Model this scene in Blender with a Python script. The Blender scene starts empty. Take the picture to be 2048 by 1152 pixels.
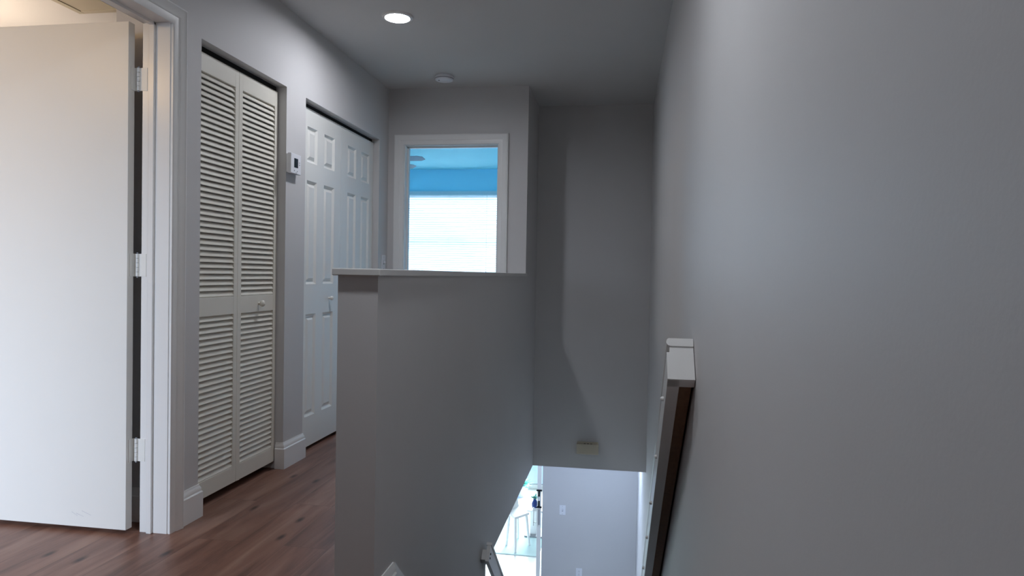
import bpy, bmesh, math, random
from mathutils import Vector, Matrix

random.seed(7)
SC = bpy.context.scene
COL = SC.collection

# ---------------------------------------------------------------- camera
FPX, YAW, PITCH, ROLL, EYE = 1369.4, -0.1586, -0.0195, 0.0174, 1.055
cam_data = bpy.data.cameras.new('camera')
cam_data.sensor_width = 36.0
cam_data.lens = FPX * 36.0 / 2048.0
cam_data.clip_start = 0.02
cam = bpy.data.objects.new('camera', cam_data)
COL.objects.link(cam)
_cy, _sy, _cp, _sp = math.cos(YAW), math.sin(YAW), math.cos(PITCH), math.sin(PITCH)
_f = Vector((_cp * _sy, _cp * _cy, _sp))
_r = Vector((_cy, -_sy, 0))
_u = Vector((-_sp * _sy, -_sp * _cy, _cp))
_cr, _sr = math.cos(ROLL), math.sin(ROLL)
_R, _U = _cr * _r + _sr * _u, -_sr * _r + _cr * _u
_m = Matrix.Identity(4)
for i in range(3):
    _m[i][0], _m[i][1], _m[i][2] = _R[i], _U[i], -_f[i]
_m[2][3] = EYE
cam.matrix_world = _m
SC.camera = cam

# ---------------------------------------------------------------- exposure, world
SC.view_settings.view_transform = 'Standard'
SC.view_settings.look = 'None'
SC.view_settings.gamma = 1.0
SC.view_settings.use_curve_mapping = False
SC.view_settings.exposure = 0.0
SC.cycles.use_denoising = True
SC.cycles.max_bounces = 12
SC.cycles.diffuse_bounces = 6
SC.cycles.sample_clamp_indirect = 4.0
SC.cycles.caustics_reflective = False
SC.cycles.caustics_refractive = False

world = bpy.data.worlds.new('world')
SC.world = world
world.use_nodes = True
bg = world.node_tree.nodes['Background']
bg.inputs[0].default_value = (0.45, 0.72, 1.0, 1)
bg.inputs[1].default_value = 1.2


def area_light(name, loc, direction, sx, sy, power, color, spread=math.pi):
    d = bpy.data.lights.new(name, 'AREA')
    d.shape = 'RECTANGLE'
    d.size, d.size_y = sx, sy
    d.energy = power
    d.color = color
    d.spread = spread
    o = bpy.data.objects.new(name, d)
    o.location = loc
    o.rotation_euler = Vector(direction).to_track_quat('-Z', 'Y').to_euler()
    COL.objects.link(o)
    return o


# daylight at the windows (each sits just outside its window opening)
area_light('bedroom_window_daylight', (-2.30, 9.30, 1.55), (0, -1, 0), 2.1, 1.5, 1350, (0.60, 0.79, 1.0))
area_light('side_room_window_daylight', (-3.3, -1.75, 1.55), (0, 1, -0.45), 1.5, 1.3, 54, (0.70, 0.82, 1.0), math.radians(75))
area_light('dining_window_daylight', (-2.4, 12.2, -1.45), (-0.55, -1, -0.45), 3.0, 2.1, 350, (0.78, 0.93, 1.0), math.radians(95))
area_light('living_room_window_daylight', (-5.6, 6.9, -1.5), (1, 0.3, 0), 1.9, 1.7, 42, (0.62, 0.74, 1.0), math.radians(120))

# ---------------------------------------------------------------- materials


def mat_new(name):
    m = bpy.data.materials.new(name)
    m.use_nodes = True
    nt = m.node_tree
    b = nt.nodes['Principled BSDF']
    return m, nt, b


def paint(name, col, rough=0.55, bump=0.0, scale=180.0, spec=0.3, vary=0.03):
    m, nt, b = mat_new(name)
    b.inputs['Roughness'].default_value = rough
    b.inputs['Specular IOR Level'].default_value = spec
    tc = nt.nodes.new('ShaderNodeTexCoord')
    n = nt.nodes.new('ShaderNodeTexNoise')
    n.inputs['Scale'].default_value = 2.3
    n.inputs['Detail'].default_value = 4
    nt.links.new(tc.outputs['Object'], n.inputs['Vector'])
    mx = nt.nodes.new('ShaderNodeMix')
    mx.data_type = 'RGBA'
    mx.inputs[6].default_value = (*[c * (1 - vary) for c in col], 1)
    mx.inputs[7].default_value = (*[min(1, c * (1 + vary)) for c in col], 1)
    nt.links.new(n.outputs['Fac'], mx.inputs[0])
    nt.links.new(mx.outputs[2], b.inputs['Base Color'])
    if bump:
        n2 = nt.nodes.new('ShaderNodeTexNoise')
        n2.inputs['Scale'].default_value = scale
        n2.inputs['Detail'].default_value = 3
        nt.links.new(tc.outputs['Object'], n2.inputs['Vector'])
        bp = nt.nodes.new('ShaderNodeBump')
        bp.inputs['Strength'].default_value = bump
        bp.inputs['Distance'].default_value = 0.002
        nt.links.new(n2.outputs['Fac'], bp.inputs['Height'])
        nt.links.new(bp.outputs['Normal'], b.inputs['Normal'])
    return m


def metal(name, col, rough=0.3):
    m, nt, b = mat_new(name)
    b.inputs['Base Color'].default_value = (*col, 1)
    b.inputs['Metallic'].default_value = 1
    b.inputs['Roughness'].default_value = rough
    n = nt.nodes.new('ShaderNodeTexNoise')
    n.inputs['Scale'].default_value = 60
    mr = nt.nodes.new('ShaderNodeMapRange')
    mr.inputs[3].default_value = rough * 0.85
    mr.inputs[4].default_value = rough * 1.15
    nt.links.new(n.outputs['Fac'], mr.inputs[0])
    nt.links.new(mr.outputs[0], b.inputs['Roughness'])
    return m


def emissive(name, col, strength):
    m, nt, b = mat_new(name)
    b.inputs['Base Color'].default_value = (0.8, 0.8, 0.8, 1)
    b.inputs['Emission Color'].default_value = (*col, 1)
    b.inputs['Emission Strength'].default_value = strength
    return m


def glass(name):
    m, nt, b = mat_new(name)
    nt.nodes.remove(b)
    out = nt.nodes['Material Output']
    tr = nt.nodes.new('ShaderNodeBsdfTransparent')
    gl = nt.nodes.new('ShaderNodeBsdfGlossy')
    gl.inputs['Roughness'].default_value = 0.02
    fr = nt.nodes.new('ShaderNodeFresnel')
    fr.inputs['IOR'].default_value = 1.45
    ms = nt.nodes.new('ShaderNodeMixShader')
    nt.links.new(fr.outputs[0], ms.inputs[0])
    nt.links.new(tr.outputs[0], ms.inputs[1])
    nt.links.new(gl.outputs[0], ms.inputs[2])
    nt.links.new(ms.outputs[0], out.inputs[0])
    return m


def translucent(name, col):
    m, nt, b = mat_new(name)
    out = nt.nodes['Material Output']
    b.inputs['Base Color'].default_value = (*col, 1)
    b.inputs['Roughness'].default_value = 0.5
    t = nt.nodes.new('ShaderNodeBsdfTranslucent')
    t.inputs['Color'].default_value = (*col, 1)
    n = nt.nodes.new('ShaderNodeTexNoise')
    n.inputs['Scale'].default_value = 9
    mr = nt.nodes.new('ShaderNodeMapRange')
    mr.inputs[3].default_value = 0.45
    mr.inputs[4].default_value = 0.55
    nt.links.new(n.outputs['Fac'], mr.inputs[0])
    ms = nt.nodes.new('ShaderNodeMixShader')
    nt.links.new(mr.outputs[0], ms.inputs[0])
    nt.links.new(b.outputs[0], ms.inputs[1])
    nt.links.new(t.outputs[0], ms.inputs[2])
    nt.links.new(ms.outputs[0], out.inputs[0])
    return m


def wood_floor(name):
    m, nt, b = mat_new(name)
    L = nt.links
    N = nt.nodes.new
    tc = N('ShaderNodeTexCoord')
    mp = N('ShaderNodeMapping')
    mp.inputs['Rotation'].default_value = (0, 0, math.radians(90))
    L.new(tc.outputs['Object'], mp.inputs[0])
    br = N('ShaderNodeTexBrick')
    br.inputs['Scale'].default_value = 1.0
    br.inputs['Brick Width'].default_value = 1.22
    br.inputs['Row Height'].default_value = 0.18
    br.inputs['Mortar Size'].default_value = 0.0012
    br.inputs['Mortar Smooth'].default_value = 0.3
    br.inputs['Color1'].default_value = (0, 0, 0, 1)
    br.inputs['Color2'].default_value = (1, 1, 1, 1)
    br.inputs['Mortar'].default_value = (0.4, 0.4, 0.4, 1)
    br.offset = 0.37
    L.new(mp.outputs[0], br.inputs[0])
    # per-plank shift of the grain
    sc_ = N('ShaderNodeVectorMath')
    sc_.operation = 'SCALE'
    sc_.inputs['Scale'].default_value = 7.0
    L.new(br.outputs['Color'], sc_.inputs[0])
    ad = N('ShaderNodeVectorMath')
    ad.operation = 'ADD'
    L.new(mp.outputs[0], ad.inputs[0])
    L.new(sc_.outputs[0], ad.inputs[1])
    g1m = N('ShaderNodeMapping')
    g1m.inputs['Scale'].default_value = (1.1, 10, 10)
    L.new(ad.outputs[0], g1m.inputs[0])
    g1 = N('ShaderNodeTexNoise')
    g1.inputs['Scale'].default_value = 1.4
    g1.inputs['Detail'].default_value = 7
    g1.inputs['Roughness'].default_value = 0.6
    g1.inputs['Distortion'].default_value = 0.7
    L.new(g1m.outputs[0], g1.inputs[0])
    cr = N('ShaderNodeValToRGB')
    e = cr.color_ramp.elements
    e[0].position, e[0].color = 0.28, (0.095, 0.043, 0.030, 1)
    e[1].position, e[1].color = 0.76, (0.30, 0.180, 0.135, 1)
    k = cr.color_ramp.elements.new(0.5)
    k.color = (0.205, 0.102, 0.073, 1)
    L.new(g1.outputs['Fac'], cr.inputs[0])
    # plank tone
    tone = N('ShaderNodeMix')
    tone.data_type = 'RGBA'
    tone.blend_type = 'MULTIPLY'
    tone.inputs[0].default_value = 1.0
    tr = N('ShaderNodeMapRange')
    tr.inputs[3].default_value = 0.78
    tr.inputs[4].default_value = 1.15
    L.new(br.outputs['Color'], tr.inputs[0])
    L.new(cr.outputs[0], tone.inputs[6])
    L.new(tr.outputs[0], tone.inputs[7])
    # dark knots
    km = N('ShaderNodeMapping')
    km.inputs['Scale'].default_value = (2.6, 7.0, 7.0)
    L.new(ad.outputs[0], km.inputs[0])
    vo = N('ShaderNodeTexVoronoi')
    vo.voronoi_dimensions = '2D'
    vo.inputs['Scale'].default_value = 0.62
    L.new(km.outputs[0], vo.inputs[0])
    kr = N('ShaderNodeValToRGB')
    kr.color_ramp.elements[0].position = 0.018
    kr.color_ramp.elements[0].color = (0.10, 0.05, 0.035, 1)
    kr.color_ramp.elements[1].position = 0.075
    kr.color_ramp.elements[1].color = (1, 1, 1, 1)
    L.new(vo.outputs['Distance'], kr.inputs[0])
    kn = N('ShaderNodeMix')
    kn.data_type = 'RGBA'
    kn.blend_type = 'MULTIPLY'
    kn.inputs[0].default_value = 0.9
    L.new(tone.outputs[2], kn.inputs[6])
    L.new(kr.outputs[0], kn.inputs[7])
    # seams
    sm = N('ShaderNodeMix')
    sm.data_type = 'RGBA'
    sm.inputs[7].default_value = (0.03, 0.015, 0.01, 1)
    sf = N('ShaderNodeMath')
    sf.operation = 'MULTIPLY'
    sf.inputs[1].default_value = 0.55
    L.new(br.outputs['Fac'], sf.inputs[0])
    L.new(sf.outputs[0], sm.inputs[0])
    L.new(kn.outputs[2], sm.inputs[6])
    L.new(sm.outputs[2], b.inputs['Base Color'])
    b.inputs['Roughness'].default_value = 0.40
    b.inputs['Specular IOR Level'].default_value = 0.5
    bp = N('ShaderNodeBump')
    bp.inputs['Strength'].default_value = 0.12
    bp.inputs['Distance'].default_value = 0.002
    L.new(g1.outputs['Fac'], bp.inputs['Height'])
    L.new(bp.outputs['Normal'], b.inputs['Normal'])
    return m


def raw_wood(name):
    m, nt, b = mat_new(name)
    L = nt.links
    tc = nt.nodes.new('ShaderNodeTexCoord')
    mp = nt.nodes.new('ShaderNodeMapping')
    mp.inputs['Scale'].default_value = (30, 3, 30)
    n = nt.nodes.new('ShaderNodeTexNoise')
    n.inputs['Scale'].default_value = 2
    n.inputs['Detail'].default_value = 5
    cr = nt.nodes.new('ShaderNodeValToRGB')
    cr.color_ramp.elements[0].color = (0.14, 0.07, 0.035, 1)
    cr.color_ramp.elements[1].color = (0.30, 0.16, 0.08, 1)
    L.new(tc.outputs['Object'], mp.inputs[0])
    L.new(mp.outputs[0], n.inputs[0])
    L.new(n.outputs['Fac'], cr.inputs[0])
    L.new(cr.outputs[0], b.inputs['Base Color'])
    b.inputs['Roughness'].default_value = 0.6
    return m


WALL = paint('wall_paint', (0.60, 0.592, 0.592), 0.6, 0.07, 160)
CEIL = paint('ceiling_paint', (0.60, 0.592, 0.585), 0.8, 0.15, 120)
TRIM = paint('trim_paint', (0.80, 0.80, 0.79), 0.3, 0.0, spec=0.5)
DOORW = paint('door_paint', (0.80, 0.80, 0.77), 0.38, 0.0, spec=0.45)
LOUV = paint('louver_paint', (0.73, 0.705, 0.63), 0.45, 0.0)
SILLM = paint('cap_paint', (0.66, 0.66, 0.65), 0.4)
PLAST = paint('white_plastic', (0.78, 0.79, 0.83), 0.35, 0.0, spec=0.5)
IVORY = paint('ivory_plastic', (0.66, 0.60, 0.48), 0.5, 0.0)
DARK = paint('dark_plastic', (0.012, 0.013, 0.018), 0.25, 0.0)
GREYM = paint('grey_mark', (0.30, 0.31, 0.34), 0.5)
SHADOWGAP = paint('black_track', (0.01, 0.01, 0.01), 0.8)
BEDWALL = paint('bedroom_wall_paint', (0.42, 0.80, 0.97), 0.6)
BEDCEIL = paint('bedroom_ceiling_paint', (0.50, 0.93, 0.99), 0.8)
CARPET = paint('bedroom_carpet', (0.42, 0.40, 0.37), 0.95, 0.6, 300)
FLOORW = wood_floor('wood_planks')
TILE = paint('lower_floor_pale', (0.82, 0.82, 0.80), 0.25, 0.0, spec=0.5)
RAW = raw_wood('unpainted_wood')
BLACKM = metal('black_metal', (0.02, 0.02, 0.022), 0.4)
CHROME = metal('satin_metal', (0.72, 0.74, 0.76), 0.25)
BEAM = emissive('lamp_lens', (0.91, 0.93, 1.0), 258.0)
GLASS = glass('window_glass')
SLATM = translucent('blind_slat', (0.85, 0.87, 0.88))
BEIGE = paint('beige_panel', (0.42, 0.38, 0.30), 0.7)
RUGM = paint('teal_rug', (0.70, 0.90, 0.89), 0.95, 0.5, 250, vary=0.15)
WHITEF = paint('white_furniture', (0.88, 0.88, 0.88), 0.35)
PLANTM = paint('leaf_green', (0.28, 0.66, 0.58), 0.5, vary=0.3)
NAVY = paint('navy_glaze', (0.02, 0.05, 0.22), 0.3)
BLUEC = paint('blue_fabric', (0.05, 0.14, 0.50), 0.8)
SCUFF = paint('scuff', (0.60, 0.60, 0.62), 0.6)

# ---------------------------------------------------------------- mesh helpers


def box(bm, x0, x1, y0, y1, z0, z1):
    xs, ys, zs = sorted((x0, x1)), sorted((y0, y1)), sorted((z0, z1))
    v = [bm.verts.new((x, y, z)) for x in xs for y in ys for z in zs]
    for f in ((0, 1, 3, 2), (4, 6, 7, 5), (0, 4, 5, 1), (2, 3, 7, 6), (0, 2, 6, 4), (1, 5, 7, 3)):
        bm.faces.new([v[i] for i in f])


def quad_prism(bm, pts, vec):
    """closed prism: polygon pts extruded along vec"""
    a = [bm.verts.new(p) for p in pts]
    b = [bm.verts.new(Vector(p) + Vector(vec)) for p in pts]
    n = len(pts)
    bm.faces.new(a)
    bm.faces.new(b[::-1])
    for i in range(n):
        j = (i + 1) % n
        bm.faces.new((a[j], a[i], b[i], b[j]))


def lathe(bm, prof, origin, axis='Z', seg=32, cap=True):
    """prof: list of (radius, height) along axis direction"""
    ax = Vector(axis) if not isinstance(axis, str) else {'X': Vector((1, 0, 0)), 'Y': Vector((0, 1, 0)), 'Z': Vector((0, 0, 1))}[axis]
    ax = ax.normalized()
    t = ax.orthogonal().normalized()
    s = ax.cross(t)
    o = Vector(origin)
    rings = []
    for r, h in prof:
        if r < 1e-6:
            rings.append([bm.verts.new(o + ax * h)])
        else:
            rings.append([bm.verts.new(o + ax * h + (t * math.cos(a) + s * math.sin(a)) * r)
                          for a in [2 * math.pi * i / seg for i in range(seg)]])
    for A, B in zip(rings, rings[1:]):
        for i in range(seg):
            j = (i + 1) % seg
            if len(A) == 1 and len(B) == 1:
                continue
            if len(A) == 1:
                bm.faces.new((A[0], B[i], B[j]))
            elif len(B) == 1:
                bm.faces.new((A[i], A[j], B[0]))
            else:
                bm.faces.new((A[i], A[j], B[j], B[i]))
    if cap:
        if len(rings[0]) > 1:
            bm.faces.new(rings[0][::-1])
        if len(rings[-1]) > 1:
            bm.faces.new(rings[-1])


def tube(bm, p0, p1, r, r1=None, seg=14):
    p0, p1 = Vector(p0), Vector(p1)
    lathe(bm, [(r, 0), (r1 if r1 else r, (p1 - p0).length)], p0, p1 - p0, seg)


def sweep(bm, path, prof):
    """path: list of frames (function u,v -> point); prof: closed list of (u,v)"""
    rings = [[bm.verts.new(fr(u, v)) for u, v in prof] for fr in path]
    n = len(prof)
    for A, B in zip(rings, rings[1:]):
        for i in range(n):
            j = (i + 1) % n
            bm.faces.new((A[i], A[j], B[j], B[i]))
    bm.faces.new(rings[0][::-1])
    bm.faces.new(rings[-1])


def link(name, bm, mat, parent=None, smooth=False, bevel=0.0, seg=2):
    bmesh.ops.remove_doubles(bm, verts=bm.verts, dist=1e-6)
    bmesh.ops.recalc_face_normals(bm, faces=bm.faces)
    me = bpy.data.meshes.new(name)
    bm.to_mesh(me)
    bm.free()
    me.materials.append(mat)
    o = bpy.data.objects.new(name, me)
    COL.objects.link(o)
    if smooth:
        for p in me.polygons:
            p.use_smooth = True
        me.set_sharp_from_angle(angle=math.radians(38))
    if bevel:
        md = o.modifiers.new('bevel', 'BEVEL')
        md.width = bevel
        md.segments = seg
        md.limit_method = 'ANGLE'
    if parent:
        o.parent = parent
        o.matrix_parent_inverse = Matrix.Translation(-Vector(parent.location)) if not parent.parent else parent_inv(parent)
    return o


def parent_inv(p):
    m = Matrix.Identity(4)
    chain = []
    q = p
    while q:
        chain.append(q)
        q = q.parent
    for q in reversed(chain):
        m = m @ q.matrix_parent_inverse @ Matrix.Translation(q.location)
    return m.inverted()


def empty(name, loc):
    o = bpy.data.objects.new(name, None)
    o.location = loc
    o.empty_display_size = 0.1
    COL.objects.link(o)
    return o


def tag(o, label, cat, group=None):
    o['label'] = label
    o['category'] = cat
    if group:
        o['group'] = group
    return o


def struct(o, label=None):
    o['kind'] = 'structure'
    if label:
        o['label'] = label
    return o


def boxes(name, mat, lst, parent=None, bevel=0.0):
    bm = bmesh.new()
    for b in lst:
        box(bm, *b)
    return link(name, bm, mat, parent, bevel=bevel)


# ---------------------------------------------------------------- key dimensions (metres)
XL, XLB = -1.764, -1.884          # hallway side / room side of the left wall
XK, XKL = -0.6975, -0.820         # stair side / hallway side of the half wall
XR = 0.225                        # right wall
YF, YS = 4.988, 5.611             # far hallway wall, far stairwell wall
H = 2.44
KN = 1.899                        # near end of the half wall
CAPZ = 1.044
ZB = -0.524                       # underside of the upper storey at the stairs
ZD = -2.70                        # lower floor
TREAD0 = 2.064                    # first nosing

# ---------------------------------------------------------------- floors and ceilings
struct(boxes('floor', FLOORW, [(-5.2, 0.345, -1.62, 1.9, -0.25, 0), (-5.2, -0.82, 1.9, 2.55, -0.25, 0), (XK, XR, 1.9, TREAD0, -0.25, 0),
                               (-5.2, -0.82, 2.55, 5.05, -0.25, 0)]))
struct(boxes('floor_bedroom', CARPET, [(-5.0, XKL, 5.05, 5.745, -0.25, 0.0), (-5.0, -0.3, 5.745, 9.1, -0.25, 0.0)]))
struct(boxes('ceiling', CEIL, [(-5.3, 0.40, -1.75, 5.05, H, H + 0.2), (-0.82, 0.40, 5.05, 9.1, H, H + 0.2)]))
struct(boxes('ceiling_bedroom', BEDCEIL, [(-5.3, -0.82, 5.05, 9.1, H, H + 0.2)]))
struct(boxes('floor_lower', TILE, [(-5.4, 0.40, -0.2, 12.1, ZD - 0.2, ZD)]))
struct(boxes('ceiling_lower', CEIL, [(-5.4, -0.83, 1.6, 12.1, -0.42, -0.26), (-0.83, 0.40, 5.74, 12.1, -0.42, -0.26)]))

# ---------------------------------------------------------------- walls
D1n, D1f, DH = 1.662, 2.470, 2.040          # rough opening of the open door
C1n, C1f, C2n, C2f, OPZ = 2.653, 3.395, 3.617, 4.797, 2.025
struct(boxes('wall_left', WALL, [
    (XLB, XL, -1.62, D1n, 0, H), (XLB, XL, D1n, D1f, DH, H), (XLB, XL, D1f, C1n, 0, H),
    (XLB, XL, C1n, C1f, OPZ, H), (XLB, XL, C1f, C2n, 0, H), (XLB, XL, C2n, C2f, OPZ, H), (XLB, XL, C2f, YF + 0.12, 0, H)]))
# closet interiors, and an added low box keeping the slab door gap dark
struct(boxes('wall_closets_blocker', WALL, [
    (-2.10, XLB, C1n - 0.08, C1n - 0.03, 0, H), (-2.10, -2.05, C1n - 0.03, C1f + 0.08, 0, H), (-2.10, XLB, C1f + 0.08, C1f + 0.13, 0, H),
    (-2.46, -2.41, C1f + 0.13, C2f + 0.12, 0, H), (-2.46, XLB, C2f + 0.12, YF + 0.12, 0, H), (-2.46, -2.10, C1f + 0.08, C1f + 0.13, 0, H),
    (-2.78, XLB, 2.56, 2.60, 0, 2.05), (-2.78, -2.74, 2.60, 3.75, 0, 2.05), (-2.78, -2.10, 2.60, 3.75, 2.01, 2.05)]))
# far hallway wall with bedroom doorway
B0, B1, BZ = -1.648, -0.903, 2.031
struct(boxes('wall_far', WALL, [
    (XLB, B0, YF, YF + 0.12, 0, H), (B0, B1, YF, YF + 0.12, BZ, H), (B1, XKL, YF, YF + 0.12, 0, H)]))
# stair side wall: half wall, the strip beside it below the floor, and the full-height return
struct(boxes('wall_half', WALL, [
    (XKL, XK, KN, YF, -0.0, CAPZ), (XKL, XK, KN, YS, ZB, 0.0), (XKL, XK, KN, 3.62, ZD, ZB), (XKL, XK, YF, YS, 0.0, H)]))
struct(boxes('wall_stairwell', WALL, [(XKL, XR, YS, YS + 0.13, ZB, H)]))
struct(boxes('wall_right', WALL, [(XR, XR + 0.12, -1.62, 8.12, ZD, H)]))
struct(boxes('wall_back', WALL, [(-5.2, -4.05, -1.62, -1.5, 0, H), (-2.55, XR, -1.62, -1.5, 0, H),
                                 (-4.05, -2.55, -1.62, -1.5, 2.05, H), (-4.05, -2.55, -1.62, -1.5, 0, 0.75)]))
struct(boxes('wall_side_room', WALL, [(-5.2, -5.08, -1.5, 3.75, 0, H), (-5.08, -2.46, 3.75, 3.87, 0, H)]))
struct(boxes('wall_bedroom', BEDWALL, [
    (-4.9, -4.78, 5.11, 8.9, 0, H), (-0.42, -0.30, 5.75, 8.9, 0, H),
    (-4.9, XLB, YF + 0.12, YF + 0.24, 0, H), (-0.82, -0.42, 5.75, 5.87, 0, H),
    (-4.9, -3.05, 8.88, 9.0, 0, H), (-1.48, -0.3, 8.88, 9.0, 0, H), (-3.05, -1.48, 8.88, 9.0, 2.10, H), (-3.05, -1.48, 8.88, 9.0, 0, 0.92)]))
# lower storey
struct(boxes('wall_lower_far', WALL, [(-0.872, XR, 8.0, 8.12, ZD, -0.42)]))
struct(boxes('wall_lower_dining', WALL, [
    (-5.4, -3.6, 11.9, 12.02, ZD, -0.42), (-1.0, 0.4, 11.9, 12.02, ZD, -0.42), (-3.6, -1.0, 11.9, 12.02, -0.62, -0.42),
    (-0.60, -0.48, 8.12, 11.9, ZD, -0.42)]))
struct(boxes('wall_lower_left', WALL, [
    (-5.4, -5.28, 0, 5.95, ZD, -0.42), (-5.4, -5.28, 7.85, 11.9, ZD, -0.42), (-5.4, -5.28, 5.95, 7.85, -0.6, -0.42),
    (-5.4, -5.28, 5.95, 7.85, ZD, -2.4), (-5.4, 0.225, -0.2, 0, ZD, -0.25)]))

# ---------------------------------------------------------------- half-wall cap
bm = bmesh.new()
box(bm, XKL - 0.012, XK + 0.012, KN - 0.018, YF, CAPZ, CAPZ + 0.021)
struct(link('trim_1', bm, SILLM, bevel=0.003), 'flat painted cap running along the top of the half wall')

# ---------------------------------------------------------------- door casings and jambs
CAS = [(0, 0), (0, 0.010), (0.006, 0.013), (0.030, 0.013), (0.036, 0.018), (0.058, 0.020), (0.066, 0.024), (0.074, 0.020), (0.076, 0.0)]


def casing(name, axis, plane, sgn, a0, a1, zt, label):
    """U-shaped casing; axis 'Y': wall plane x=plane, opening runs a0..a1 in y. sgn = direction it stands off the wall"""
    def P(a, z, out):
        return (plane + sgn * out, a, z) if axis == 'Y' else (a, plane + sgn * out, z)
    bm = bmesh.new()
    path = [lambda u, v: P(a0 - u, 0, v), lambda u, v: P(a0 - u, zt + u, v),
            lambda u, v: P(a1 + u, zt + u, v), lambda u, v: P(a1 + u, 0, v)]
    sweep(bm, path, CAS)
    return struct(link(name, bm, TRIM, smooth=True), label)


casing('trim_2', 'Y', XL, 1, 1.672, 2.456, 2.016, 'moulded white casing around the open slab door')
casing('trim_3', 'X', YF, -1, -1.636, -0.915, 2.018, 'moulded white casing around the bedroom doorway')
# left jamb set
J0, J1, JZ = 1.680, 2.452, 2.021
struct(boxes('trim_4', TRIM, [
    (XLB, XL, J0 - 0.018, J0, 0, JZ), (XLB, XL, J1, J1 + 0.018, 0, JZ), (XLB, XL, J0 - 0.018, J1 + 0.018, JZ, JZ + 0.018),
    (-1.848, -1.827, J0, J0 + 0.011, 0, JZ), (-1.848, -1.827, J1 - 0.011, J1, 0, JZ), (-1.848, -1.827, J0, J1, JZ - 0.011, JZ)],
    bevel=0.0015), 'white jamb and stop inside the open slab doorway')
K0, K1, KZ = -1.630, -0.921, 2.013
struct(boxes('trim_5', TRIM, [
    (K0 - 0.018, K0, YF, YF + 0.12, 0, KZ), (K1, K1 + 0.018, YF, YF + 0.12, 0, KZ), (K0 - 0.018, K1 + 0.018, YF, YF + 0.12, KZ, KZ + 0.018),
    (K0, K0 + 0.011, YF + 0.05, YF + 0.08, 0, KZ), (K1 - 0.011, K1, YF + 0.05, YF + 0.08, 0, KZ), (K0, K1, YF + 0.05, YF + 0.08, KZ - 0.011, KZ)],
    bevel=0.0015), 'white jamb and stop inside the bedroom doorway')

# ---------------------------------------------------------------- baseboards
BBH = 0.140
BB = [(0, 0), (0.015, 0), (0.015, BBH - 0.034), (0.010, BBH - 0.029), (0.010, BBH - 0.016), (0.005, BBH - 0.009), (0.004, BBH), (0, BBH)]


def plan_sweep(bm, pts, side, prof, zf=None):
    """pts in plan; profile stands out to `side` (+1 = left of travel)"""
    n = len(pts)
    P = [Vector(p) for p in pts]
    path = []
    for i in range(n):
        ds = []
        if i > 0:
            ds.append((P[i] - P[i - 1]).normalized())
        if i < n - 1:
            ds.append((P[i + 1] - P[i]).normalized())
        ns = [Vector((-d.y, d.x)) * side for d in ds]
        if len(ns) == 2:
            mvec = ns[0] + ns[1]
            mvec = mvec / (mvec.dot(ns[0]))
        else:
            mvec = ns[0]
        path.append(lambda u, v, p=P[i], m=mvec: (p.x + m.x * u, p.y + m.y * u, v))
    sweep(bm, path, prof)


bm = bmesh.new()
plan_sweep(bm, [(XL, 2.533), (XL, C1n), (XL - 0.04, C1n)], -1, BB)
struct(link('baseboard_left', bm, TRIM, smooth=True), 'short white baseboard between the casing and louvered closet')
bm = bmesh.new()
plan_sweep(bm, [(XL - 0.04, C1f), (XL, C1f), (XL, C2n), (XL - 0.04, C2n)], -1, BB)
struct(link('baseboard_closets', bm, TRIM, smooth=True), 'short white baseboard between the two closets')
bm = bmesh.new()
plan_sweep(bm, [(XL - 0.04, C2f), (XL, C2f), (XL, YF), (-1.716, YF)], -1, BB)
struct(link('baseboard_far', bm, TRIM, smooth=True))
bm = bmesh.new()
plan_sweep(bm, [(-0.838, YF), (XKL, YF), (XKL, KN), (XK, KN), (XK, TREAD0)], -1, BB)
struct(link('baseboard_half', bm, TRIM, smooth=True), 'baseboard wrapping the half wall')
bm = bmesh.new()
plan_sweep(bm, [(-2.74, 2.56), (XLB, 2.56), (XLB, 2.49)], -1, BB)
struct(link('baseboard_side_room', bm, TRIM, smooth=True))
# raked skirt beside the stairs, meeting the baseboard in a peak
SL = 0.87


def skirt(name, x, sgn, y0, y1, label):
    bm = bmesh.new()
    for (u, dz0, dz1) in ((0.013, -0.28, -0.022), (0.008, -0.022, 0.0)):
        pts = [(x, y0, BBH + dz1), (x, y1, BBH + dz1 - SL * (y1 - y0)), (x, y1, BBH + dz0 - SL * (y1 - y0)), (x, y0, BBH + dz0)]
        quad_prism(bm, pts, (sgn * u, 0, 0))
    return struct(link(name, bm, TRIM), label)


skirt('trim_6', XK, 1, TREAD0, 2.60, 'raked white skirt board descending along the half wall')

# ---------------------------------------------------------------- stairs
RISE, RUN, NST = 0.2077, 0.2387, 13
bm = bmesh.new()
for i in range(1, NST):
    z = -RISE * i
    y0 = TREAD0 + RUN * (i - 1)
    box(bm, XK + 0.014, XR, y0, y0 + RUN + 0.02, z - 0.20, z)
    box(bm, XK + 0.014, XR, y0 + 0.001, y0 + RUN + 0.03, z - 0.03, z + 0.0)
stairs = link('floor_stairs', bm, FLOORW)
struct(stairs, 'wood stair treads going down between the half wall and right wall')

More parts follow.
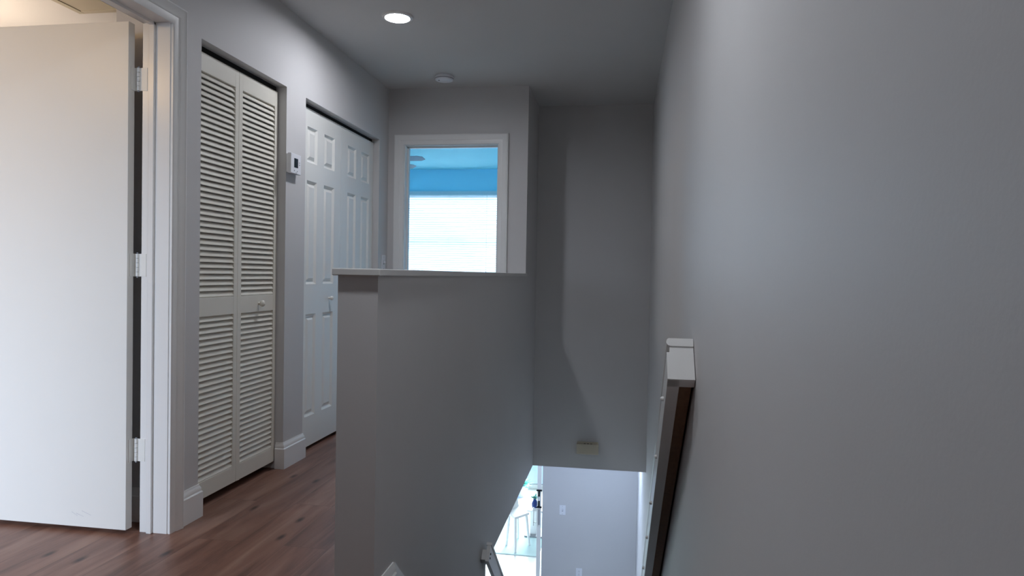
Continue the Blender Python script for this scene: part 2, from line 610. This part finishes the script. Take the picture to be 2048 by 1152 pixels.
# ---------------------------------------------------------------- open slab door (hinged on the far jamb)
door1 = struct(empty('door_1', (-1.915, 2.448, 0.0)), 'flat white slab door standing open into the left room')
boxes('door_slab', DOORW, [(-2.680, -1.915, 2.413, 2.448, 0.018, 2.016)], door1, bevel=0.0015)
for k, (x, z, l, a) in enumerate(((-2.11, 0.082, 0.045, -0.35), (-2.135, 0.070, 0.035, -0.3), (-2.155, 0.075, 0.03, -0.5))):
    bm = bmesh.new()
    dx, dz = l * math.cos(a), l * math.sin(a)
    quad_prism(bm, [(x, 2.4129, z), (x + dx, 2.4129, z + dz), (x + dx, 2.4129, z + dz + 0.0015), (x, 2.4129, z + 0.002)], (0, -0.0002, 0))
    link('scuff_mark', bm, SCUFF, door1)
for z in (1.800, 1.067, 0.330):
    bm = bmesh.new()
    box(bm, -1.9155, -1.9135, 2.425, 2.452, z - 0.045, z + 0.045)
    box(bm, -1.9135, -1.884, 2.4505, 2.4525, z - 0.045, z + 0.045)
    box(bm, -1.884, -1.862, 2.4500, 2.4525, z - 0.045, z + 0.045)
    hg = link('hinge', bm, IVORY if False else DOORW, door1)
    for j in range(5):
        bm = bmesh.new()
        za = z - 0.045 + 0.018 * j
        tube(bm, (-1.8985, 2.449, za + 0.0008), (-1.8985, 2.449, za + 0.0172), 0.0065)
        link('knuckle', bm, DOORW, hg, smooth=True)
    bm = bmesh.new()
    tube(bm, (-1.8985, 2.449, z - 0.050), (-1.8985, 2.449, z + 0.050), 0.0035)
    link('pin', bm, GREYM, hg, smooth=True)

# ---------------------------------------------------------------- louvered bifold closet door
XD = -1.810   # door front plane
TH = 0.028


def knob(parent, y, z, mat, r=0.0165):
    bm = bmesh.new()
    lathe(bm, [(0.0075, 0), (0.0065, 0.004), (0.006, 0.009), (r * 0.75, 0.012), (r, 0.019), (r * 0.93, 0.026), (r * 0.6, 0.031), (0, 0.033)],
          (XD, y, z), 'X', 24)
    return link('knob', bm, mat, parent, smooth=True)


def louver_leaf(door, y0, y1):
    st, zb, zt = 0.030, 0.040, 1.996
    fr = [(XD - TH, XD, y0, y0 + st, zb, zt), (XD - TH, XD, y1 - st, y1, zb, zt),
          (XD - TH, XD, y0 + st, y1 - st, 1.914, zt), (XD - TH, XD, y0 + st, y1 - st, 0.846, 0.930), (XD - TH, XD, y0 + st, y1 - st, zb, 0.118)]
    leaf = boxes('leaf', LOUV, fr, door, bevel=0.0015)
    for za, zc in ((0.930, 1.914), (0.118, 0.846)):
        n = round((zc - za) / 0.0262)
        bm = bmesh.new()
        for i in range(n):
            z = za + (i + 0.5) * (zc - za) / n
            # slat: slopes down towards the hallway
            pts = [(XD - 0.002, z - 0.0118), (XD - 0.001, z - 0.0095), (XD - 0.0135, z + 0.0118), (XD - 0.0185, z + 0.0118), (XD - 0.0068, z - 0.0118)]
            quad_prism(bm, [(px, y0 + st - 0.002, pz) for px, pz in pts], (0, (y1 - y0) - 2 * st + 0.004, 0))
        link('louver_slats', bm, LOUV, leaf)
    return leaf


door2 = struct(empty('door_2', (XD, 3.02, 0.0)), 'cream louvered bifold closet door beside the thermostat')
louver_leaf(door2, 2.657, 3.0185)
leafb = louver_leaf(door2, 3.0205, 3.390)
knob(leafb, 3.215, 0.887, LOUV)
boxes('track', SHADOWGAP, [(XD - 0.026, XD - 0.013, C1n + 0.002, C1f - 0.002, 2.005, 2.0249)], door2)

# ---------------------------------------------------------------- six-panel bifold closet door
door3 = struct(empty('door_3', (XD, 4.21, 0.0)), 'white moulded panel bifold closet door to the right of the thermostat')


def panel_leaf(door, y0, y1, zb, zt, cols, rows):
    bm = bmesh.new()
    ys = sorted({y0, y1, *[c for cc in cols for c in cc]})
    zs = sorted({zb, zt, *[r for rr in rows for r in rr]})
    for ya, yb in zip(ys, ys[1:]):
        for za, zc in zip(zs, zs[1:]):
            if (ya, yb) in cols and (za, zc) in rows:
                prev = None
                for ins, dep in ((0, 0), (0.003, 0.0025), (0.013, 0.012), (0.019, 0.012), (0.036, 0.002)):
                    ring = [bm.verts.new((XD - dep, y, z)) for y, z in
                            ((ya + ins, za + ins), (yb - ins, za + ins), (yb - ins, zc - ins), (ya + ins, zc - ins))]
                    if prev:
                        for i in range(4):
                            j = (i + 1) % 4
                            bm.faces.new((prev[i], prev[j], ring[j], ring[i]))
                    prev = ring
                bm.faces.new(prev)
            else:
                bm.faces.new([bm.verts.new((XD, y, z)) for y, z in ((ya, za), (yb, za), (yb, zc), (ya, zc))])
    # sides and back
    c = [(y0, zb), (y1, zb), (y1, zt), (y0, zt)]
    F = [bm.verts.new((XD, y, z)) for y, z in c]
    B = [bm.verts.new((XD - 0.034, y, z)) for y, z in c]
    for i in range(4):
        j = (i + 1) % 4
        bm.faces.new((F[i], B[i], B[j], F[j]))
    bm.faces.new(B)
    return link('leaf', bm, DOORW, door)


ROWS = [(0.200, 0.803), (0.978, 1.582), (1.688, 1.894)]
ROWS = [(0.200, 0.803), (0.978, 1.582), (1.688, 1.894)]
la = panel_leaf(door3, 3.622, 4.212, 0.022, 1.999, [(3.735, 3.868), (3.964, 4.117)], ROWS)
panel_leaf(door3, 4.215, 4.792, 0.022, 1.999, [(4.325, 4.472), (4.562, 4.717)], ROWS)
knob(la, 4.052, 0.889, DOORW, 0.014)
boxes('track', SHADOWGAP, [(XD - 0.026, XD - 0.013, C2n + 0.002, C2f - 0.002, 2.005, 2.0249)], door3)

# ---------------------------------------------------------------- thermostat
th = tag(empty('thermostat', (XL, 3.45, 1.62)), 'small white wall thermostat with dark screen between the two closets', 'thermostat')
boxes('back_plate', PLAST, [(XL, XL + 0.010, 3.396, 3.508, 1.578, 1.676)], th, bevel=0.002)
body = boxes('case', PLAST, [(XL + 0.010, XL + 0.030, 3.392, 3.506, 1.574, 1.680)], th, bevel=0.003)
boxes('screen', DARK, [(XL + 0.0295, XL + 0.0306, 3.427, 3.470, 1.607, 1.656)], th)
for (y, z) in ((3.430, 1.590), (3.462, 1.5885), (3.487, 1.638), (3.487, 1.626)):
    bm = bmesh.new()
    lathe(bm, [(0.0036, 0), (0.0036, 0.0012), (0.0028, 0.002)], (XL + 0.0295, y, z), 'X', 16)
    link('button', bm, GREYM, th, smooth=True)
boxes('badge', GREYM, [(XL + 0.0295, XL + 0.0303, 3.444, 3.459, 1.5785, 1.5815)], th)

# ---------------------------------------------------------------- switch plate on the left wall


def wall_plate(name, label, cat, origin, ax_u, ax_n, kind):
    """origin = centre on wall surface; ax_u horizontal unit vector, ax_n outward normal"""
    U, N, Z = Vector(ax_u), Vector(ax_n), Vector((0, 0, 1))
    O = Vector(origin)
    root = tag(empty(name, origin), label, cat)

    def bx(nm, u0, u1, z0, z1, n0, n1, m, bev=0.0, par=root):
        bm = bmesh.new()
        pts = [O + U * u0 + Z * z0 + N * n0, O + U * u1 + Z * z0 + N * n0, O + U * u1 + Z * z1 + N * n0, O + U * u0 + Z * z1 + N * n0]
        quad_prism(bm, pts, N * (n1 - n0))
        return link(nm, bm, m, par, bevel=bev)
    bx('cover_plate', -0.036, 0.036, -0.058, 0.058, 0, 0.006, PLAST, 0.003)
    if kind == 'switch':
        bx('toggle', -0.005, 0.005, -0.002, 0.012, 0.006, 0.020, PLAST, 0.001)
        bx('toggle_surround', -0.007, 0.007, -0.014, 0.014, 0.006, 0.0068, GREYM)
    else:
        for dz in (-0.021, 0.021):
            s = bx('socket', -0.016, 0.016, dz - 0.014, dz + 0.014, 0.006, 0.0085, PLAST, 0.002)
            for du in (-0.006, 0.006):
                bx('slot', du - 0.0012, du + 0.0012, dz - 0.003, dz + 0.007, 0.0085, 0.0090, DARK, 0, s)
    for dz in (-0.044, 0.044) if kind == 'switch' else (0.0,):
        bm = bmesh.new()
        lathe(bm, [(0.003, 0), (0.003, 0.001), (0.002, 0.0015)], O + Z * dz + N * 0.006, N, 12)
        link('screw', bm, GREYM, root, smooth=True)
    return root


wall_plate('light_switch', 'white toggle switch plate on the left wall just before the bedroom doorway', 'light switch',
           (XL, 4.905, 1.127), (0, 1, 0), (1, 0, 0), 'switch')
wall_plate('light_switch', 'white switch plate on the lit downstairs wall above the outlet', 'light switch',
           (-0.632, 8.0, -1.702), (1, 0, 0), (0, -1, 0), 'switch')
wall_plate('wall_outlet', 'white power outlet low on the lit downstairs wall', 'outlet',
           (-0.425, 8.0, -2.430), (1, 0, 0), (0, -1, 0), 'outlet')

# ---------------------------------------------------------------- recessed ceiling lamps


def downlight(loc, label, mat=BEAM):
    root = tag(empty('recessed_light', loc), label, 'ceiling light')
    bm = bmesh.new()
    lathe(bm, [(0.066, 0.0), (0.0655, -0.008), (0.067, -0.011), (0.072, -0.012), (0.082, -0.008), (0.085, 0.0)], loc, 'Z', 48, cap=False)
    link('trim_ring', bm, TRIM, root, smooth=True)
    bm = bmesh.new()
    lathe(bm, [(0, -0.0035), (0.065, -0.0025), (0.065, 0.0), (0, 0.0)], loc, 'Z', 48, cap=False)
    link('lens', bm, mat, root, smooth=True)
    return root


downlight((-1.226, 3.582, H), 'round recessed ceiling light glowing white over the hallway')
BEAM2 = emissive('lamp_lens_landing', (0.90, 0.94, 1.0), 295.0)
downlight((-0.50, 1.42, H), 'round recessed ceiling light over the near landing', BEAM2)
WARM = emissive('lamp_globe_warm', (1.0, 0.64, 0.28), 62.0)
gl = tag(empty('globe_light', (-2.80, 1.25, H)), 'warm glowing globe light hanging from the left side room ceiling', 'ceiling light')
bm = bmesh.new()
lathe(bm, [(0.065, 0), (0.062, -0.02), (0.012, -0.03), (0.012, -0.20), (0.035, -0.205), (0.035, -0.225)], (-2.80, 1.25, H), 'Z', 32)
link('canopy', bm, CHROME, gl, smooth=True)
bm = bmesh.new()
lathe(bm, [(0, 0.08)] + [(0.08 * math.sin(math.pi * k / 16), 0.08 * math.cos(math.pi * k / 16)) for k in range(1, 16)] + [(0, -0.08)], (-2.80, 1.25, H - 0.30), 'Z', 32)
link('globe', bm, WARM, gl, smooth=True)
UPL = emissive('fill_uplight_glow', (1.0, 0.80, 0.60), 80.0)  # added uplight, out of view, to brighten the side-room ceiling
tl = tag(empty('ceiling_fill_lamp', (-3.55, 2.95, 0)), 'added unseen uplight brightening the side room ceiling behind the open slab door', 'fill light')
bm = bmesh.new()
lathe(bm, [(0.14, 0), (0.14, 0.015), (0.02, 0.03), (0.012, 0.05), (0.012, 1.70)], (-3.55, 2.95, 0), 'Z', 32)
link('pole', bm, CHROME, tl, smooth=True)
bm = bmesh.new()
lathe(bm, [(0.02, 1.68), (0.10, 1.72), (0.17, 1.80), (0.165, 1.80), (0.09, 1.73), (0, 1.72)], (-3.55, 2.95, 0), 'Z', 32, cap=False)
link('bowl', bm, CHROME, tl, smooth=True)
bm = bmesh.new()
lathe(bm, [(0, 1.765), (0.125, 1.765), (0.125, 1.762), (0, 1.762)], (-3.55, 2.95, 0), 'Z', 32)
link('bulb_disc', bm, UPL, tl)
LOWL = emissive('fill_lens_lower', (0.56, 0.71, 1.0), 470.0)  # lamp added out of view to light the downstairs wall
downlight((-0.14, 6.95, -0.42), 'added unseen ceiling light brightening the downstairs hallway', LOWL)

# ---------------------------------------------------------------- smoke detector
sd = tag(empty('smoke_detector', (-1.255, 4.685, H)), 'round white smoke detector on the hallway ceiling before the bedroom doorway', 'smoke detector')
bm = bmesh.new()
lathe(bm, [(0.060, 0), (0.060, -0.008), (0.066, -0.010), (0.067, -0.020), (0.060, -0.034), (0.040, -0.040), (0, -0.041)], (-1.255, 4.685, H), 'Z', 40)
link('body', bm, PLAST, sd, smooth=True)
bm = bmesh.new()
lathe(bm, [(0.064, -0.0225), (0.0665, -0.0215), (0.0655, -0.0255), (0.063, -0.0265)], (-1.255, 4.685, H), 'Z', 40, cap=False)
link('vent_ring', bm, GREYM, sd, smooth=True)
bm = bmesh.new()
lathe(bm, [(0.005, 0), (0.005, -0.002), (0.003, -0.003)], (-1.285, 4.655, H - 0.0385), 'Z', 16)
link('test_button', bm, DARK, sd, smooth=True)

# ---------------------------------------------------------------- door chime box on the stairwell wall
dc = tag(empty('door_chime', (-0.246, YS, -0.345)), 'small ivory door chime box low on the far stairwell wall', 'door chime')
bm = bmesh.new()
box(bm, -0.336, -0.158, YS - 0.052, YS, -0.394, -0.312)
link('cover', bm, IVORY, dc, bevel=0.004)
bm = bmesh.new()
for i in range(24):
    x = -0.325 + i * 0.0068
    box(bm, x, x + 0.0028, YS - 0.0535, YS - 0.0515, -0.384, -0.322)
link('front_ribs', bm, IVORY, dc)
for i in range(3):
    bm = bmesh.new()
    lathe(bm, [(0.0085, 0), (0.0085, 0.0012)], (-0.270 + 0.026 * i, YS - 0.028, -0.3121), 'Z', 20)
    link('sound_hole', bm, DARK, dc)
boxes('mounting_plate', IVORY, [(-0.332, -0.162, YS - 0.010, YS, -0.400, -0.302)], dc, bevel=0.002)

# ---------------------------------------------------------------- handrails
ang = math.atan(SL)
DIRV = Vector((0, math.cos(ang), -math.sin(ang)))       # down the stairs
NRM = Vector((0, math.sin(ang), math.cos(ang)))         # perpendicular, upwards


def rail(name, label, xw, sgn, start, length, plugs):
    """xw = wall plane, rail stands off towards sgn; start = top point of the upper end (y,z)"""
    S = Vector((xw, start[0], start[1]))
    root = tag(empty(name, S), label, 'handrail')

    def P(u, v, s):
        return S + Vector((sgn * u, 0, 0)) + NRM * v + DIRV * s

    def ext(nm, prof, s0, s1, m, par=root, bev=0.0):
        bm = bmesh.new()
        quad_prism(bm, [P(u, v, s0) for u, v in prof], DIRV * (s1 - s0))
        return link(nm, bm, m, par, smooth=(len(prof) > 6), bevel=bev)
    nose = [(0.002, 0.0), (0.076, 0.0), (0.080, -0.003), (0.083, -0.009), (0.084, -0.016), (0.082, -0.022), (0.078, -0.027), (0.072, -0.029), (0.002, -0.029)]
    ext('top_moulding', nose, -0.006, length, TRIM)
    ext('neck', [(0.002, -0.029), (0.074, -0.029), (0.075, -0.052), (0.002, -0.052)], 0.0, length, TRIM)
    ext('outer_board', [(0.046, -0.052), (0.083, -0.052), (0.083, -0.150), (0.046, -0.150)], 0.0, length, TRIM, bev=0.0015)
    ext('end_block', [(0.002, -0.052), (0.0835, -0.052), (0.0835, -0.150), (0.002, -0.150)], -0.004, 0.038, TRIM, bev=0.001)
    ext('inner_board', [(0.008, -0.052), (0.046, -0.052), (0.046, -0.138), (0.008, -0.138)], 0.038, length, RAW)
    for s in plugs:
        c = P(0.083, -0.108, s)
        bm = bmesh.new()
        lathe(bm, [(0.0075, 0), (0.0078, 0.003), (0.0068, 0.007), (0.004, 0.0105), (0, 0.0115)], c, (sgn, 0, 0), 18)
        link('screw_plug', bm, TRIM, root, smooth=True)
    return root, P


rail('handrail', 'white box-profile handrail with unpainted underside on the right wall', XR, -1, (2.197, 0.861), 4.1,
     [0.18, 0.59, 1.01, 1.40, 1.82, 2.25, 2.7, 3.15, 3.6])
S2 = Vector((XK, 3.530, -0.362))
rl = tag(empty('handrail', S2), 'thin white board handrail starting low at the bottom of the half wall', 'handrail')


def PL(u, v, k):
    return S2 + Vector((u, 0, 0)) + NRM * v + DIRV * k


for nm, prof, k0, k1, bev in (('board', [(0.026, -0.014), (0.046, -0.014), (0.046, -0.098), (0.026, -0.098)], 0.0, 2.4, 0.0015),
                              ('top_moulding', [(0.022, 0.0), (0.050, 0.0), (0.053, -0.006), (0.050, -0.014), (0.022, -0.014)], -0.003, 2.4, 0.0),
                              ('wall_bracket', [(0.0005, -0.030), (0.026, -0.030), (0.026, -0.085), (0.0005, -0.085)], 0.02, 0.07, 0.002)):
    bm = bmesh.new()
    quad_prism(bm, [PL(u, v, k0) for u, v in prof], DIRV * (k1 - k0))
    link(nm, bm, TRIM, rl, bevel=bev)
for k, v in ((0.022, -0.052), (0.022, -0.074)):
    bm = bmesh.new()
    lathe(bm, [(0.0058, 0), (0.0058, 0.002), (0.0035, 0.003)], PL(0.046, v, k), 'X', 16)
    link('screw_head', bm, DARK, rl, smooth=True)

# balustrade below the left handrail
bal = tag(empty('stair_balustrade', (-0.76, 4.3, -1.6)), 'white baluster guard under the low left handrail', 'balustrade')
for i in range(8):
    y = 3.625 + 0.14 * i
    ztop = -0.362 - 0.14 - SL * (y - 3.50)
    zb_ = -RISE * (1 + int((y - TREAD0) / RUN)) - 0.02
    boxes('baluster', TRIM, [(-0.742, -0.710, y, y + 0.032, zb_ - 0.1, min(ZB + 0.001, ztop))], bal, bevel=0.002)
bm = bmesh.new()
pts = [(-0.735, 3.63, -1.33), (-0.735, 5.2, -1.33 - SL * 1.57), (-0.735, 5.2, -1.60 - SL * 1.57), (-0.735, 3.63, -1.60)]
quad_prism(bm, pts, (0.03, 0, 0))
link('stringer', bm, TRIM, bal)

# ---------------------------------------------------------------- flat beige panel, darker than the side-room ceiling around it
cp = tag(empty('ceiling_panel', (-2.8, 3.0, H)), 'beige square panel on the ceiling above the open slab door', 'ceiling hatch')
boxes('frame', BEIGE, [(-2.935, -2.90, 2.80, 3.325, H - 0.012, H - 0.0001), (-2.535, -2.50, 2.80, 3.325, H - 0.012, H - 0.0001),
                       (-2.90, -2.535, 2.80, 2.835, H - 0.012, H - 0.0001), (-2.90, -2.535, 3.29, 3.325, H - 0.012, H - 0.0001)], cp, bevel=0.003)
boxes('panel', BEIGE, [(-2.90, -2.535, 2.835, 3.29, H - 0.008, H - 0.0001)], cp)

# ---------------------------------------------------------------- bedroom: window, blind, fan
w1 = struct(empty('window_1', (-2.265, 8.94, 0.92)), 'bright bedroom window behind a white blind')
boxes('window_frame', TRIM, [(-3.05, -3.0, 8.90, 8.98, 0.92, 2.10), (-1.53, -1.48, 8.90, 8.98, 0.92, 2.10), (-3.0, -1.53, 8.90, 8.98, 2.06, 2.10),
                             (-3.0, -1.53, 8.90, 8.98, 0.92, 0.96), (-3.0, -1.53, 8.92, 8.96, 1.48, 1.51)], w1)
boxes('pane', GLASS, [(-3.0, -1.53, 8.938, 8.942, 0.96, 2.06)], w1)
boxes('window_sill', TRIM, [(-3.10, -1.43, 8.83, 8.90, 0.90, 0.92)], w1)

bl = tag(empty('window_blind', (-2.265, 8.86, 2.13)), 'white horizontal slat blind hanging over the bright bedroom window', 'blind')
boxes('headrail', SLATM, [(-3.06, -1.47, 8.835, 8.878, 2.095, 2.145)], bl, bevel=0.002)
bm = bmesh.new()
n = 38
for i in range(n):
    z = 2.075 - i * (1.13 / n)
    quad_prism(bm, [(-3.05, 8.842, z - 0.013), (-3.05, 8.872, z + 0.013), (-3.05, 8.8705, z + 0.0145), (-3.05, 8.8405, z - 0.0115)], (1.57, 0, 0))
link('slats', bm, SLATM, bl)
boxes('bottom_rail', SLATM, [(-3.05, -1.48, 8.842, 8.872, 0.925, 0.942)], bl)
for x in (-2.75, -2.28, -1.82):
    boxes('ladder_cord', SLATM, [(x - 0.0015, x + 0.0015, 8.853, 8.856, 0.94, 2.10)], bl)
bm = bmesh.new()
tube(bm, (-1.765, 8.83, 2.09), (-1.765, 8.83, 1.09), 0.0015)
link('pull_cord', bm, GREYM, bl)
bm = bmesh.new()
lathe(bm, [(0.003, 0), (0.008, -0.012), (0.009, -0.035), (0.004, -0.042)], (-1.765, 8.83, 1.09), 'Z', 14)
link('tassel', bm, NAVY, bl, smooth=True)

fan = tag(empty('ceiling_fan', (-2.72, 6.98, H)), 'ceiling fan whose blade tips show through the bedroom doorway', 'ceiling fan')
bm = bmesh.new()
lathe(bm, [(0.07, 0), (0.065, -0.03), (0.015, -0.045), (0.015, -0.12), (0.09, -0.13), (0.11, -0.16), (0.11, -0.21), (0.07, -0.235), (0, -0.24)], (-2.72, 6.98, H), 'Z', 32)
link('motor', bm, TRIM, fan, smooth=True)
bm = bmesh.new()
lathe(bm, [(0.08, -0.24), (0.12, -0.27), (0.11, -0.31), (0.06, -0.34), (0, -0.345)], (-2.72, 6.98, H), 'Z', 32)
link('lamp_globe', bm, PLAST, fan, smooth=True)
for i in range(6):
    a = math.radians(-4 + 60 * i)
    R = Matrix.Translation((-2.72, 6.98, H - 0.19)) @ Matrix.Rotation(a, 4, 'Z') @ Matrix.Rotation(math.radians(-12), 4, 'X')
    bm = bmesh.new()
    pts = [(0.16, -0.045), (0.60, -0.068), (0.655, -0.045), (0.66, 0.03), (0.61, 0.062), (0.16, 0.045)]
    quad_prism(bm, [R @ Vector((x, y, 0)) for x, y in pts], R.to_3x3() @ Vector((0, 0, 0.006)))
    bld = link('blade', bm, GREYM if i != 1 else GREYM, fan)
    bm = bmesh.new()
    pts = [(0.09, -0.018), (0.22, -0.03), (0.22, 0.03), (0.09, 0.018)]
    quad_prism(bm, [R @ Vector((x, y, -0.004)) for x, y in pts], R.to_3x3() @ Vector((0, 0, 0.004)))
    link('blade_arm', bm, BLACKM, bld)

# windows of the side room and the lower storey
w2 = struct(empty('window_2', (-3.3, -1.56, 0.75)))
boxes('window_frame', TRIM, [(-4.05, -4.0, -1.6, -1.52, 0.75, 2.05), (-2.60, -2.55, -1.6, -1.52, 0.75, 2.05), (-4.0, -2.6, -1.6, -1.52, 2.0, 2.05),
                             (-4.0, -2.6, -1.6, -1.52, 0.75, 0.80), (-3.32, -3.28, -1.58, -1.54, 0.80, 2.0)], w2)
w3 = struct(empty('window_3', (-2.3, 11.96, ZD)), 'tall sunlit glass doors beyond the downstairs table')
boxes('window_frame', TRIM, [(-3.6, -3.54, 11.92, 12.0, ZD, -0.62), (-1.06, -1.0, 11.92, 12.0, ZD, -0.62), (-2.33, -2.27, 11.92, 12.0, ZD, -0.62),
                             (-3.54, -1.06, 11.92, 12.0, -0.68, -0.62), (-3.54, -1.06, 11.92, 12.0, ZD, ZD + 0.06)], w3)
boxes('pane', GLASS, [(-3.54, -1.06, 11.958, 11.962, ZD + 0.06, -0.68)], w3)

# ---------------------------------------------------------------- front door seen edge-on downstairs
door4 = struct(empty('door_4', (-0.90, 8.0, ZD)), 'white door standing open edge-on with black and chrome hardware')
bm = bmesh.new()
quad_prism(bm, [(-0.864, 7.40, ZD + 0.012), (-0.819, 7.40, ZD + 0.012), (-0.885, 7.995, ZD + 0.012), (-0.930, 7.995, ZD + 0.012)], (0, 0, 2.05))
link('door_slab', bm, TRIM, door4, bevel=0.002)
for nm, a in (('latch_plate', [(-0.852, -0.834, 7.394, 7.400, -1.484, -1.412), (-0.852, -0.834, 7.394, 7.400, -1.364, -1.292),
                               (-0.872, -0.812, 7.390, 7.402, -1.304, -1.288), (-0.872, -0.812, 7.390, 7.402, -1.488, -1.472)]),):
    boxes(nm, DARK, a, door4)
bm = bmesh.new()
tube(bm, (-0.905, 7.43, -1.700), (-0.905, 7.43, -1.500), 0.006)
tube(bm, (-0.905, 7.43, -1.515), (-0.862, 7.43, -1.515), 0.005)
tube(bm, (-0.905, 7.43, -1.665), (-0.862, 7.43, -1.665), 0.005)
link('pull_handle', bm, CHROME, door4, smooth=True)
boxes('lock_strip', GREYM, [(-0.848, -0.832, 7.395, 7.400, -1.675, -1.510)], door4)

# ---------------------------------------------------------------- downstairs dining things
rg = tag(boxes('area_rug', RUGM, [(-3.0, -1.02, 9.0, 11.2, ZD, ZD + 0.012)], bevel=0.004), 'pale teal rug under the white chair downstairs', 'rug')

CHX, CHY = -1.55, 9.2
FZ = ZD + 0.0125
ch = tag(empty('dining_chair', (CHX, CHY, FZ)), 'white dining chair standing on the teal rug downstairs', 'chair')


def leg(bm, a, b, w=0.016):
    a, b = Vector(a), Vector(b)
    lathe(bm, [(w, 0), (w * 1.25, (b - a).length)], a, b - a, 12)
    for v in bm.verts:
        v.co.z = max(v.co.z, FZ + 0.0005)


for (fx, fy, tx, ty) in ((0.05, 0.08, 0.08, 0.11), (0.21, -0.15, 0.19, -0.08), (0.17, 0.36, 0.16, 0.31), (0.36, 0.14, 0.31, 0.13)):
    bm = bmesh.new()
    leg(bm, (CHX + fx, CHY + fy, FZ), (CHX + tx, CHY + ty, FZ + 0.44))
    link('leg', bm, WHITEF, ch, smooth=True)
bm = bmesh.new()
quad_prism(bm, [(CHX + 0.03, CHY + 0.10, FZ + 0.43), (CHX + 0.19, CHY - 0.12, FZ + 0.43), (CHX + 0.36, CHY + 0.12, FZ + 0.43), (CHX + 0.17, CHY + 0.35, FZ + 0.43)], (0, 0, 0.035))
link('seat', bm, WHITEF, ch, bevel=0.012, seg=3)
bm = bmesh.new()
quad_prism(bm, [(CHX + 0.02, CHY + 0.09, FZ + 0.455), (CHX + 0.04, CHY + 0.105, FZ + 0.455), (CHX + 0.18, CHY + 0.345, FZ + 0.455), (CHX + 0.155, CHY + 0.35, FZ + 0.455)], (-0.07, 0.02, 0.34))
link('backrest', bm, WHITEF, ch, bevel=0.006, seg=3)

TX, TY = -1.20, 9.72
tb = tag(empty('side_table', (TX, TY, FZ)), 'low white pedestal table behind the chair downstairs', 'table')
boxes('tabletop', WHITEF, [(TX - 0.10, TX + 0.26, TY - 0.12, TY + 0.30, FZ + 0.37, FZ + 0.395)], tb, bevel=0.006)
boxes('pedestal', WHITEF, [(TX - 0.03, TX + 0.06, TY - 0.02, TY + 0.09, FZ + 0.02, FZ + 0.37)], tb, bevel=0.006)
boxes('base', GREYM, [(TX - 0.10, TX + 0.20, TY - 0.10, TY + 0.24, FZ, FZ + 0.02)], tb, bevel=0.005)


def leaves(name, parent, cx, cy, cz, n, l0, l1, w):
    bm = bmesh.new()
    for i in range(n):
        a, e = random.uniform(0, 2 * math.pi), random.uniform(0.1, 1.4)
        d = Vector((math.cos(a) * math.cos(e), math.sin(a) * math.cos(e), math.sin(e)))
        sd_ = d.cross(Vector((0, 0, 1))).normalized() * w
        b0 = Vector((cx, cy, cz))
        l = random.uniform(l0, l1)
        droop = Vector((0, 0, -l * 0.18))
        vv = [b0, b0 + d * l * 0.45 + sd_, b0 + d * l + droop, b0 + d * l * 0.45 - sd_]
        bm.faces.new([bm.verts.new(p) for p in vv])
    o = link(name, bm, PLANTM, parent)
    o.modifiers.new('solid', 'SOLIDIFY').thickness = 0.002
    return o


VX, VY, VZ = -1.165, 9.70, FZ + 0.3955
vs = tag(empty('vase', (VX, VY, VZ)), 'small dark blue vase with teal leaves on the low white table downstairs', 'vase')
bm = bmesh.new()
lathe(bm, [(0.028, 0), (0.042, 0.03), (0.045, 0.07), (0.026, 0.12), (0.022, 0.14), (0.028, 0.155)], (VX, VY, VZ), 'Z', 24)
link('body', bm, NAVY, vs, smooth=True)
leaves('foliage', vs, VX, VY, VZ + 0.14, 22, 0.05, 0.11, 0.016)

pp = tag(empty('potted_plant', (-1.62, 11.45, ZD)), 'leafy teal-green floor plant against the bright glass doors downstairs', 'plant')
bm = bmesh.new()
lathe(bm, [(0.09, 0.001), (0.13, 0.18), (0.14, 0.20), (0.12, 0.20), (0.10, 0.17), (0, 0.17)], (-1.62, 11.45, ZD), 'Z', 28)
link('pot', bm, WHITEF, pp, smooth=True)
leaves('foliage', pp, -1.62, 11.45, ZD + 0.18, 46, 0.18, 0.34, 0.035)

cu = tag(empty('storage_ottoman', (-1.95, 10.6, FZ)), 'blue box-shaped ottoman on the rug left of the chair downstairs', 'ottoman')
boxes('body', BLUEC, [(-2.15, -1.70, 10.4, 10.85, FZ, FZ + 0.36)], cu, bevel=0.02)
boxes('lid', BLUEC, [(-2.16, -1.69, 10.39, 10.86, FZ + 0.362, FZ + 0.42)], cu, bevel=0.02)
